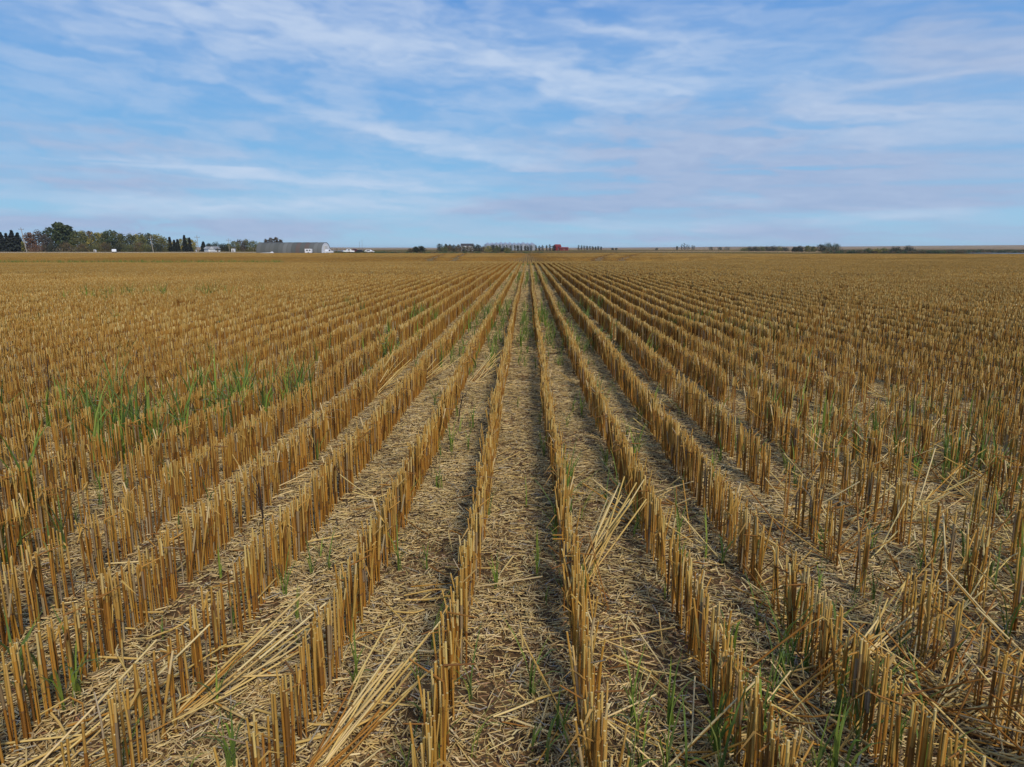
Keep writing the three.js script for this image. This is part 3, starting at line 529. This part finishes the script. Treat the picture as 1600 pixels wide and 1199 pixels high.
[[128, 12, 'russet'], [150, 10, 'olive'], [166, 14, 'russet'], [186, 13, 'dark'], [200, 12, 'olive'], [218, 14, 'russet'], [230, 11, 'olive'], [246, 12, 'dark'], [56, 12, 'rust'], [84, 13, 'dark'], [104, 14, 'russet']].forEach(([px, h, p], i) => tree('understory_shrub', `low ${{ olive: 'olive', russet: 'russet', dark: 'dark green', rust: 'rusty' }[p]} shrub under the shelterbelt, ${ORD[i]} of the undergrowth`, 'shrub', px, 356, h, 22, p, 'undergrowth shrubs of the shelterbelt', { low: 0.02, leaves: 55 }));
[[266, 24, 9], [273, 19, 8], [278, 20, 8], [289, 27, 9], [297, 23, 8], [318, 16, 12]].forEach(([px, h, w], i) => spruce(`narrow dark spruce, ${ORD[i]} of those around the second and third poles`, px, 372, h, w, 'spruces by the farm lane'));
[[271, 16, 14, 'gold'], [284, 20, 16, 'gold'], [293, 21, 16, 'olive'], [301, 19, 14, 'gold'], [327, 12, 16, 'dark'], [338, 13, 20, 'dark'], [350, 11, 18, 'dark'], [357, 12, 12, 'olive'], [367, 16, 16, 'olive'], [376, 18, 18, 'bare'], [386, 18, 18, 'olive'], [397, 16, 18, 'olive'], [407, 14, 14, 'gold']].forEach(([px, h, w, p], i) => tree('farmyard_tree', `${{ olive: 'olive', gold: 'yellow green', dark: 'dark green', bare: 'half bare' }[p]} tree left of the arched barn, ${ORD[i]} along the lane`, 'tree', px, 378 + (i * 5) % 13, h, w, p, 'trees between the shelterbelt and the barn', { low: 0.04, twigs: i > 7 ? 10 : 0 }));
[[416, 20, 8], [424, 22, 9], [432, 23, 9], [439, 20, 8]].forEach(([px, h, w], i) => tree('bare_top_tree', `thin tree showing its top over the barn roof, ${ORD[i]} of four`, 'tree', px, 352, h + 1, w, 'bare', 'tree tops over the barn', { twigs: 14, leaves: 30, low: 0.4 }));
[[641, 6, 9, 'russet'], [650, 9, 10, 'dark'], [658, 10, 14, 'dark']].forEach(([px, h, w, p], i) => tree('field_bush', `${['low brown', 'dark round', 'largest dark'][i]} bush alone at the field edge left of the farmyard`, 'bush', px, 330, h + 1, w, p, null, { low: 0.02 }));
[[687, 12, 11], [697, 12, 8], [703, 11, 7]].forEach(([px, h, w], i) => tree('farmyard_poplar', `dark upright tree at the left end of the farmyard, ${ORD[i]} of three`, 'tree', px, 620, h, w, 'dark', 'upright trees left of the farmhouse', { low: 0.03 }));
['olive', 'russet', 'dark', 'russet', 'dark', 'russet', 'dark', 'dark', 'russet', 'gold', 'dark', 'olive', 'dark', 'olive'].forEach((p, i) => tree('hedge_bush', `${{ olive: 'olive', russet: 'russet brown', dark: 'dark green', gold: 'orange' }[p]} bush in the hedge before the farmhouse, ${ORD[i]} from its left end`, 'bush', 694 + i * 7.6, 430 + (i * 11) % 23, 9 + (i * 5) % 4 - (i > 10 ? 3 : 0), 13, p, 'hedge before the farmhouse', { low: 0.01, leaves: 60 }));
for (let i = 0; i < 17; i++) tree('columnar_poplar', `slim dark poplar before the grain bins, ${ORD[i]} of the row`, 'tree', 776 + i * 5.5 + (hash2(i, 3) - 0.5) * 2.4, 700, 8 + 3 * hash2(i, 9), 3.4 + 1.6 * hash2(i, 4), 'dark', 'poplar row at the farmyard', { low: 0.03, lobes: 8, leaves: 40, leaf: 0.6 });
for (let i = 0; i < 9; i++) tree('distant_poplar', `tiny upright tree right of the red barn, ${ORD[i]} of that row`, 'tree', 904 + i * 4.4, 950, 6.5 - 0.25 * i + 1.5 * hash2(i, 8), 3.6, 'dark', 'distant trees right of the red barn', { low: 0.03, lobes: 7, leaves: 36, leaf: 0.7 });
[[957, 3, 5], [963, 3, 5], [1026, 3, 5]].forEach(([px, h, w], i) => tree('horizon_bush', `speck of a bush on the horizon, ${ORD[i]} of three past the distant trees`, 'bush', px, 980, h, w, 'dark', null, { low: 0.02, lobes: 6, leaves: 30, leaf: 0.7 }));
[[1058, 6, 5], [1065, 10, 3], [1069, 11, 3], [1074, 8, 9], [1083, 7, 9], [1111, 5, 9], [1125, 4, 8], [1136, 4, 10]].forEach(([px, h, w], i) => tree('horizon_tree', `small dark tree of the distant yard on the pale rise, ${ORD[i]} of eight`, 'tree', px, 1000 + i * 8, h, w, 'dark', 'trees of the distant yard', { low: 0.02, lobes: 7, leaves: 36, leaf: 0.7 }));
[[1163, 4], [1172, 5.5], [1181, 6], [1190, 6.5], [1199, 6], [1208, 6.5], [1217, 6], [1226, 4.5]].forEach(([px, h], i) => tree('willow_bush', `dark willow of the long low clump, ${ORD[i]} from its left end`, 'bush', px, 640, h, 15, i % 3 ? 'dark' : 'olive', 'long low willow clump', { low: 0.01, leaf: 0.45 }));
[[1242, 6, 10, 'dark'], [1251, 7, 11, 'dark'], [1262, 7.5, 13, 'olive'], [1271, 7, 10, 'olive'], [1283, 10, 14, 'dark'], [1294, 12, 17, 'green'], [1306, 11, 15, 'green']].forEach(([px, h, w, p], i) => tree('bluff_tree', `${i > 3 ? 'taller leafy tree' : 'low bushy tree'} of the bluff right of the willow clump, ${ORD[i]} from its left end`, 'tree', px, 560, h + 1, w, p, 'bluff right of the willow clump', { low: 0.02, leaf: 0.5 }));
[[1357, 6, 13, 'olive'], [1382, 6, 15, 'olive'], [1400, 8, 17, 'dark'], [1421, 9, 18, 'dark'], [1372, 5, 14, 'gold']].forEach(([px, h, w, p], i) => tree('slough_bush', `${['first', 'second', 'third', 'fourth and roundest', 'yellowing low'][i]} bush along the slough on the right`, 'bush', px, 450, h + 1, w, p, 'bushes along the slough', { low: 0.01 }));
{ // reeds and sedge of the slough: a mass nobody could count
  const r = rngOf(5150), geos = [], list = [];
  for (let v = 0; v < 4; v++) { const s = new Shape(); for (let k = 0; k < 160; k++) s.leaf(gauss(r) * 1.6, Math.abs(gauss(r)) * 0.9 + 0.1, gauss(r) * 1.6, 0.4 + 0.3 * r(), r, jitter(pick(v % 2 ? PAL.russet : PAL.green, r), r, 0.25)); geos.push(s.geo()); }
  for (let k = 0; k < 900; k++) { const D = 432 + 130 * r(), t = 0.42 + 0.4 * r(), e = smooth(0.42, 0.5, t); if (r() < 0.3 + 0.7 * e && (t < 0.585 || D > 468)) list.push({ v: Math.floor(r() * 99), x: t * D, z: -D, turn: r() * 6.283, s: 0.8 + 0.6 * r(), tone: 0.7 + 0.5 * r() }); }
  for (let k = 0; k < 420; k++) { const t = -0.3 + 0.32 * r(), D = fieldEnd(t) + 8 + 70 * r(); list.push({ v: Math.floor(r() * 99), x: t * D, z: -D, turn: r() * 6.283, s: 0.35 + 0.35 * r(), tone: 1 + 0.8 * r() }); }
  const g = new THREE.Group(); top(g, 'rough_vegetation', 'dark reeds and rough grass along the slough and the field edge', 'vegetation', null, 'stuff'); instances(g, 'reeds', geos, list, M.crown);
}
{ // the slough
  const g = new THREE.PlaneGeometry(36, 60, 18, 16); g.rotateX(-Math.PI / 2); const p = g.attributes.position; for (let i = 0; i < p.count; i++) { const x = p.getX(i), z = p.getZ(i), e = Math.hypot(x / 18, z / 30); if (e > 0.95) { const k = 0.95 / e * (0.9 + 0.15 * hash2(i, 2)); p.setX(i, x * k); p.setZ(i, z * k); } }
  const m = new THREE.Mesh(g, new THREE.MeshPhysicalMaterial({ color: new THREE.Color().setRGB(0.36, 0.38, 0.38), roughness: 0.38, ior: 1.33 })); top(m, 'water', 'pale strip of slough water at the right edge', 'water', null, 'structure');
  m.position.set(bearing(1552) * 425, -1.44, -412);
}

// ---------------------------------------------------------------- the farmyard
const at = (o, px, D, turn = 0, dy = 0) => { const x = bearing(px) * D; o.position.set(x, landHeight(x, -D) + dy, -D); o.rotation.y = turn; return o; };
const boxGeo = (...a) => new Shape().box(...a).geo();
const MAT = { steel: [0, 1, 2, 3].map(i => paint(0.10 + 0.02 * i, 0.105 + 0.02 * i, 0.095 + 0.02 * i, 0.85, 0)), rusted: paint(0.125, 0.095, 0.08, 0.8), white: paint(0.78, 0.79, 0.8, 0.5), cream: paint(0.7, 0.68, 0.62, 0.6), glass: paint(0.03, 0.04, 0.05, 0.1), rubber: paint(0.02, 0.02, 0.02, 0.9), darkRoof: paint(0.06, 0.055, 0.055, 0.8), greyRoof: paint(0.25, 0.25, 0.25, 0.8), red: paint(0.2, 0.03, 0.028, 0.8), darkCar: paint(0.03, 0.03, 0.035, 0.3), redDark: paint(0.13, 0.03, 0.03, 0.4), wood: paint(0.2, 0.165, 0.13, 0.9), bin: paint(0.5, 0.52, 0.54, 0.35, 0.6), tarp: paint(0.75, 0.76, 0.78, 0.7) };
{ // arched barn
  const o = new THREE.Group(); top(o, 'arched_barn', 'long grey arched steel barn with a white end wall', 'barn');
  const L = 30.5, Wd = 12, Ht = 5.0, n = 15;
  const arc = (x0, x1, grow) => { const s = new Shape(), N = 20, c = [1, 1, 1]; let prev; for (let k = 0; k <= N; k++) { const a = Math.PI * k / N, z = Math.cos(a) * Wd / 2 * grow, y = Math.pow(Math.sin(a), 0.8) * Ht * grow, nn = [0, Math.sin(a), Math.cos(a)]; const i = s.vert(x0, y, z, ...nn, c), j = s.vert(x1, y, z, ...nn, c); if (prev) s.i.push(prev[0], prev[1], i, prev[1], j, i); prev = [i, j]; } return s.geo(); };
  for (let k = 0; k < n; k++) { const x0 = -L / 2 + L / n * k; part(o, 'roof_panel', arc(x0 + 0.03, x0 + L / n - 0.03, k % 2 ? 1.0 : 1.008), k === 9 || k === 11 ? MAT.rusted : MAT.steel[Math.floor(hash2(k, 21) * 4)]); part(o, 'roof_seam', arc(x0 - 0.09, x0 + 0.09, 1.014), MAT.steel[0]); }
  for (const [sx, nm] of [[1, 'end_wall'], [-1, 'end_wall']]) { const s = new THREE.Shape(); for (let k = 0; k <= 20; k++) { const a = Math.PI * k / 20, z = Math.cos(a) * Wd / 2 * 0.98, y = Math.pow(Math.sin(a), 0.8) * Ht * 0.98; k ? s.lineTo(z, y) : s.moveTo(z, y); } const g = new THREE.ExtrudeGeometry(s, { depth: 0.12, bevelEnabled: false }); g.rotateY(Math.PI / 2); g.translate(sx * (L / 2 - 0.25) - 0.06, 0, 0); part(o, nm, g, MAT.white); }
  part(o, 'end_door', boxGeo(L / 2 - 0.1, L / 2 + 0.02, 0, 3.4, -1.9, 1.9), MAT.cream);
  at(o, 459, 322, -0.06, -0.05);
}
function house(name, label, px, D, w, d, h, rh, roof, turn, group, wall = MAT.white, windows = 2) {
  const o = new THREE.Group(); top(o, name, label, 'house', group);
  part(o, 'wall', boxGeo(-w / 2, w / 2, 0, h, -d / 2, d / 2), wall);
  const s = new THREE.Shape([new THREE.Vector2(-d / 2 - 0.4, h + 0.01), new THREE.Vector2(d / 2 + 0.4, h + 0.01), new THREE.Vector2(0, h + rh)]), g = new THREE.ExtrudeGeometry(s, { depth: w + 0.6, bevelEnabled: false }); g.rotateY(Math.PI / 2); g.translate(-w / 2 - 0.3, 0, 0); part(o, 'roof', g, roof);
  for (const sx of [-1, 1]) { const t = new THREE.Shape([new THREE.Vector2(-d / 2, h + 0.02), new THREE.Vector2(d / 2, h + 0.02), new THREE.Vector2(0, h + rh * 0.86)]), q = new THREE.ExtrudeGeometry(t, { depth: 0.05, bevelEnabled: false }); q.rotateY(Math.PI / 2); q.translate(sx * (w / 2 + 0.31) - 0.025, 0, 0); part(o, 'gable', q, wall); }
  part(o, 'door', boxGeo(-0.5, 0.5, 0, 2.05, d / 2, d / 2 + 0.05), MAT.wood);
  for (let k = 0; k < windows; k++) part(o, 'window', boxGeo((k - (windows - 1) / 2) * w * 0.55 - 0.6, (k - (windows - 1) / 2) * w * 0.55 + 0.6, h * 0.42, h * 0.8, d / 2, d / 2 + 0.04), MAT.glass);
  return at(o, px, D, turn, -0.05);
}
house('bungalow', 'small white bungalow with grey roof in front of dark trees left of the barn', 330, 366, 5.5, 4.5, 1.5, 1.2, MAT.greyRoof, 0.9);
house('bungalow', 'second white gabled bungalow touching the small one left of the barn', 335.5, 364, 3.6, 3.6, 1.5, 1.2, MAT.greyRoof, 1.2);
house('farmhouse', 'white farmhouse with dark hip roof behind the hedge', 730, 690, 12, 9, 5.0, 2.2, MAT.darkRoof, 0.1, null, MAT.white, 3);
house('machine_shed', 'long low grey shed right of the arched barn', 527, 350, 6.5, 5, 0.75, 0.35, MAT.greyRoof, 0.1, null, MAT.cream, 1);
house('red_barn', 'red gabled barn right of the poplar row', 871, 760, 6, 7, 4.2, 2.4, MAT.red, 0.3, null, MAT.red, 1);
house('red_barn', 'long low red shed attached right of the red barn', 881, 752, 9, 6, 2.6, 1.1, MAT.red, 0.05, null, MAT.red, 2);
for (let i = 0; i < 11; i++) { // grain bins
  const o = new THREE.Group(), rd = 3.6 + 0.5 * hash2(i, 30), h = 6.2 + hash2(i, 31) * 0.9; top(o, 'grain_bin', `silver grain bin with cone roof behind the poplars, ${ORD[i]} of the row`, 'grain bin', 'grain bins of the farmyard');
  const w = new THREE.CylinderGeometry(rd, rd, h, 20, 1, true); w.translate(0, h / 2, 0); part(o, 'wall', w, MAT.bin); const c = new THREE.CylinderGeometry(0.45, rd + 0.12, 2.0, 20, 1, true); c.translate(0, h + 1.0, 0); part(o, 'roof', c, MAT.bin); const k = new THREE.CylinderGeometry(0.45, 0.45, 0.35, 10); k.translate(0, h + 2.1, 0); part(o, 'roof_cap', k, MAT.bin);
  at(o, 762 + i * 6.9, 790 + (i % 2) * 14, 0, -0.1);
}
{ const o = new THREE.Group(); top(o, 'camper_trailer', 'white camper trailer parked before the barn wall', 'trailer');
  part(o, 'body', boxGeo(-1.5, 1.5, 0.35, 2.05, -0.95, 0.95), MAT.white); part(o, 'window', boxGeo(-0.9, -0.1, 1.15, 1.65, 0.95, 0.98), MAT.glass); part(o, 'window', boxGeo(0.3, 1.0, 1.15, 1.65, 0.95, 0.98), MAT.glass); part(o, 'hitch', boxGeo(1.5, 2.4, 0.4, 0.5, -0.08, 0.08), MAT.rubber);
  for (const sz of [-0.85, 0.85]) { const g = new THREE.CylinderGeometry(0.33, 0.33, 0.2, 14); g.rotateX(Math.PI / 2); g.translate(0, 0.33, sz); part(o, 'wheel', g, MAT.rubber); } at(o, 482, 312, 0.08); }
{ const o = new THREE.Group(); top(o, 'tarp_cover', 'low white tarp cover along the foot of the barn at its left end', 'tarp'); const s = new THREE.Shape(); s.moveTo(0, 0); s.lineTo(6.2, 0); s.lineTo(5.6, 0.75); s.lineTo(4.9, 0.35); s.lineTo(0.6, 0.22); s.lineTo(0, 0); const g = new THREE.ExtrudeGeometry(s, { depth: 1.6, bevelEnabled: true, bevelSize: 0.05, bevelThickness: 0.05, bevelSegments: 1 }); g.translate(-3.1, 0.02, -0.8); part(o, 'sheet', g, MAT.tarp); part(o, 'batten', boxGeo(-3, 2.8, 0.0, 0.12, 0.86, 0.95), MAT.wood); at(o, 416, 312); }
function vehicle(name, label, category, px, D, turn, m, truck) {
  const o = new THREE.Group(); top(o, name, label, category, 'vehicles in the farmyard');
  const body = truck ? [[-2.7, 0.45], [2.7, 0.45], [2.7, 1.0], [1.4, 1.1], [0.8, 1.8], [-0.7, 1.8], [-0.85, 1.08], [-2.7, 1.08]] : [[-2.2, 0.4], [2.2, 0.4], [2.2, 0.85], [1.2, 0.95], [0.5, 1.45], [-1.3, 1.45], [-2.0, 0.95], [-2.2, 0.9]];
  const g = new THREE.ExtrudeGeometry(new THREE.Shape(body.map(p => new THREE.Vector2(...p))), { depth: 1.7, bevelEnabled: true, bevelSize: 0.06, bevelThickness: 0.08, bevelSegments: 2 }); g.translate(0, 0, -0.85); part(o, 'body', g, m);
  for (const s of [-1, 1]) part(o, 'window', boxGeo(truck ? -0.5 : -1.1, 0.55, truck ? 1.15 : 0.98, truck ? 1.66 : 1.34, s * 0.94 - 0.01, s * 0.94 + 0.01), MAT.glass);
  for (const x of truck ? [-1.75, 1.75] : [-1.4, 1.4]) for (const z of [-0.8, 0.8]) { const w = new THREE.CylinderGeometry(0.36, 0.36, 0.24, 14); w.rotateX(Math.PI / 2); w.translate(x, 0.36, z); part(o, 'wheel', w, MAT.rubber); }
  return at(o, px, D, turn);
}
vehicle('pickup_truck', 'white pickup truck at the right corner of the barn', 'truck', 512, 308, 1.2, MAT.white, true);
vehicle('pickup_truck', 'white pickup truck parked right of the long grey shed', 'truck', 544, 336, 0.5, MAT.white, true);
vehicle('pickup_truck', 'dark red pickup truck next to the white one beyond the shed', 'truck', 554, 344, 0.3, MAT.redDark, true);
vehicle('parked_car', 'black car parked among the farm trucks', 'car', 563, 338, 0.2, MAT.darkCar, false);
vehicle('parked_car', 'white car at the right end of the farm vehicles', 'car', 577, 338, -0.1, MAT.white, false);
vehicle('parked_car', 'white car on the road in front of the shelterbelt', 'car', 178, 336, 2.05, MAT.white, false);
{ const box = (label, px, D, w, h, m) => { const o = new THREE.Group(); top(o, 'white_shed', label, 'shed'); part(o, 'wall', boxGeo(-w / 2, w / 2, 0, h, -w / 2, w / 2), m); part(o, 'roof', boxGeo(-w / 2 - 0.1, w / 2 + 0.1, h + 0.003, h + 0.12, -w / 2 - 0.1, w / 2 + 0.1), MAT.greyRoof); part(o, 'door', boxGeo(-0.3, 0.3, 0, h * 0.75, w / 2, w / 2 + 0.03), MAT.wood); at(o, px, D); };
  box('tiny white shed by the thin pole left of the barn', 364.5, 352, 1.5, 1.5, MAT.white); box('white box on the road verge before the shelterbelt', 148, 350, 0.9, 1.1, MAT.white); box('white post box at the foot of the third pole', 306, 350, 0.7, 0.9, MAT.white); }
function pole(label, px, D, hpx, lean, thick = 0.16) {
  const o = new THREE.Group(), h = tall(hpx, D), l = wide(lean, D); top(o, 'utility_pole', label, 'pole', 'utility poles along the road');
  part(o, 'post', new Shape().tube([[0, -0.3, 0], [l, h, 0]], [thick, thick * 0.7], 8, [0.33, 0.29, 0.24], [0.33, 0.29, 0.24]).geo(), M.bark);
  part(o, 'crossarm', boxGeo(l - 1.3, l + 1.3, h - 0.75, h - 0.6, -0.16, -0.06), MAT.wood); for (const s of [-1.15, 0, 1.15]) { const g = new THREE.CylinderGeometry(0.06, 0.08, 0.3, 8); g.translate(l + s, s ? h - 0.45 : h + 0.15, -0.1 * !!s); part(o, 'insulator', g, MAT.glass); }
  return at(o, px, D);
}
pole('leaning pale utility pole between the black spruces and the rust red tree', 41, 342, 38, -4.5, 0.2);
pole('pale utility pole in front of the right end of the shelterbelt', 239, 342, 26, -2.5, 0.18);
pole('grey utility pole beside the white post box', 310, 348, 25, -1, 0.16);
pole('thin utility pole right of the white bungalows', 358, 360, 20, 0, 0.13);
for (const [px, l] of [[562, 'shorter'], [566, 'taller']]) { const o = new THREE.Group(); top(o, 'radio_mast', `${l} of two thin masts on the skyline right of the barn`, 'mast'); const h = l === 'taller' ? 13 : 11; part(o, 'post', new Shape().tube([[0, -0.2, 0], [0, h, 0]], [0.2, 0.1], 6, [0.2, 0.2, 0.22]).geo(), M.bark); part(o, 'antenna', boxGeo(-0.5, 0.5, h - 1.2, h - 1.0, -0.06, 0.06), MAT.wood); at(o, px, 900); }

scene.fog = new THREE.FogExp2(new THREE.Color(0.72, 0.83, 0.95), 0.00006);   // thin air haze over the far hills
scene.traverse(o => { if (o.isMesh) { o.castShadow = true; o.receiveShadow = true; } });
renderer.render(scene, camera);
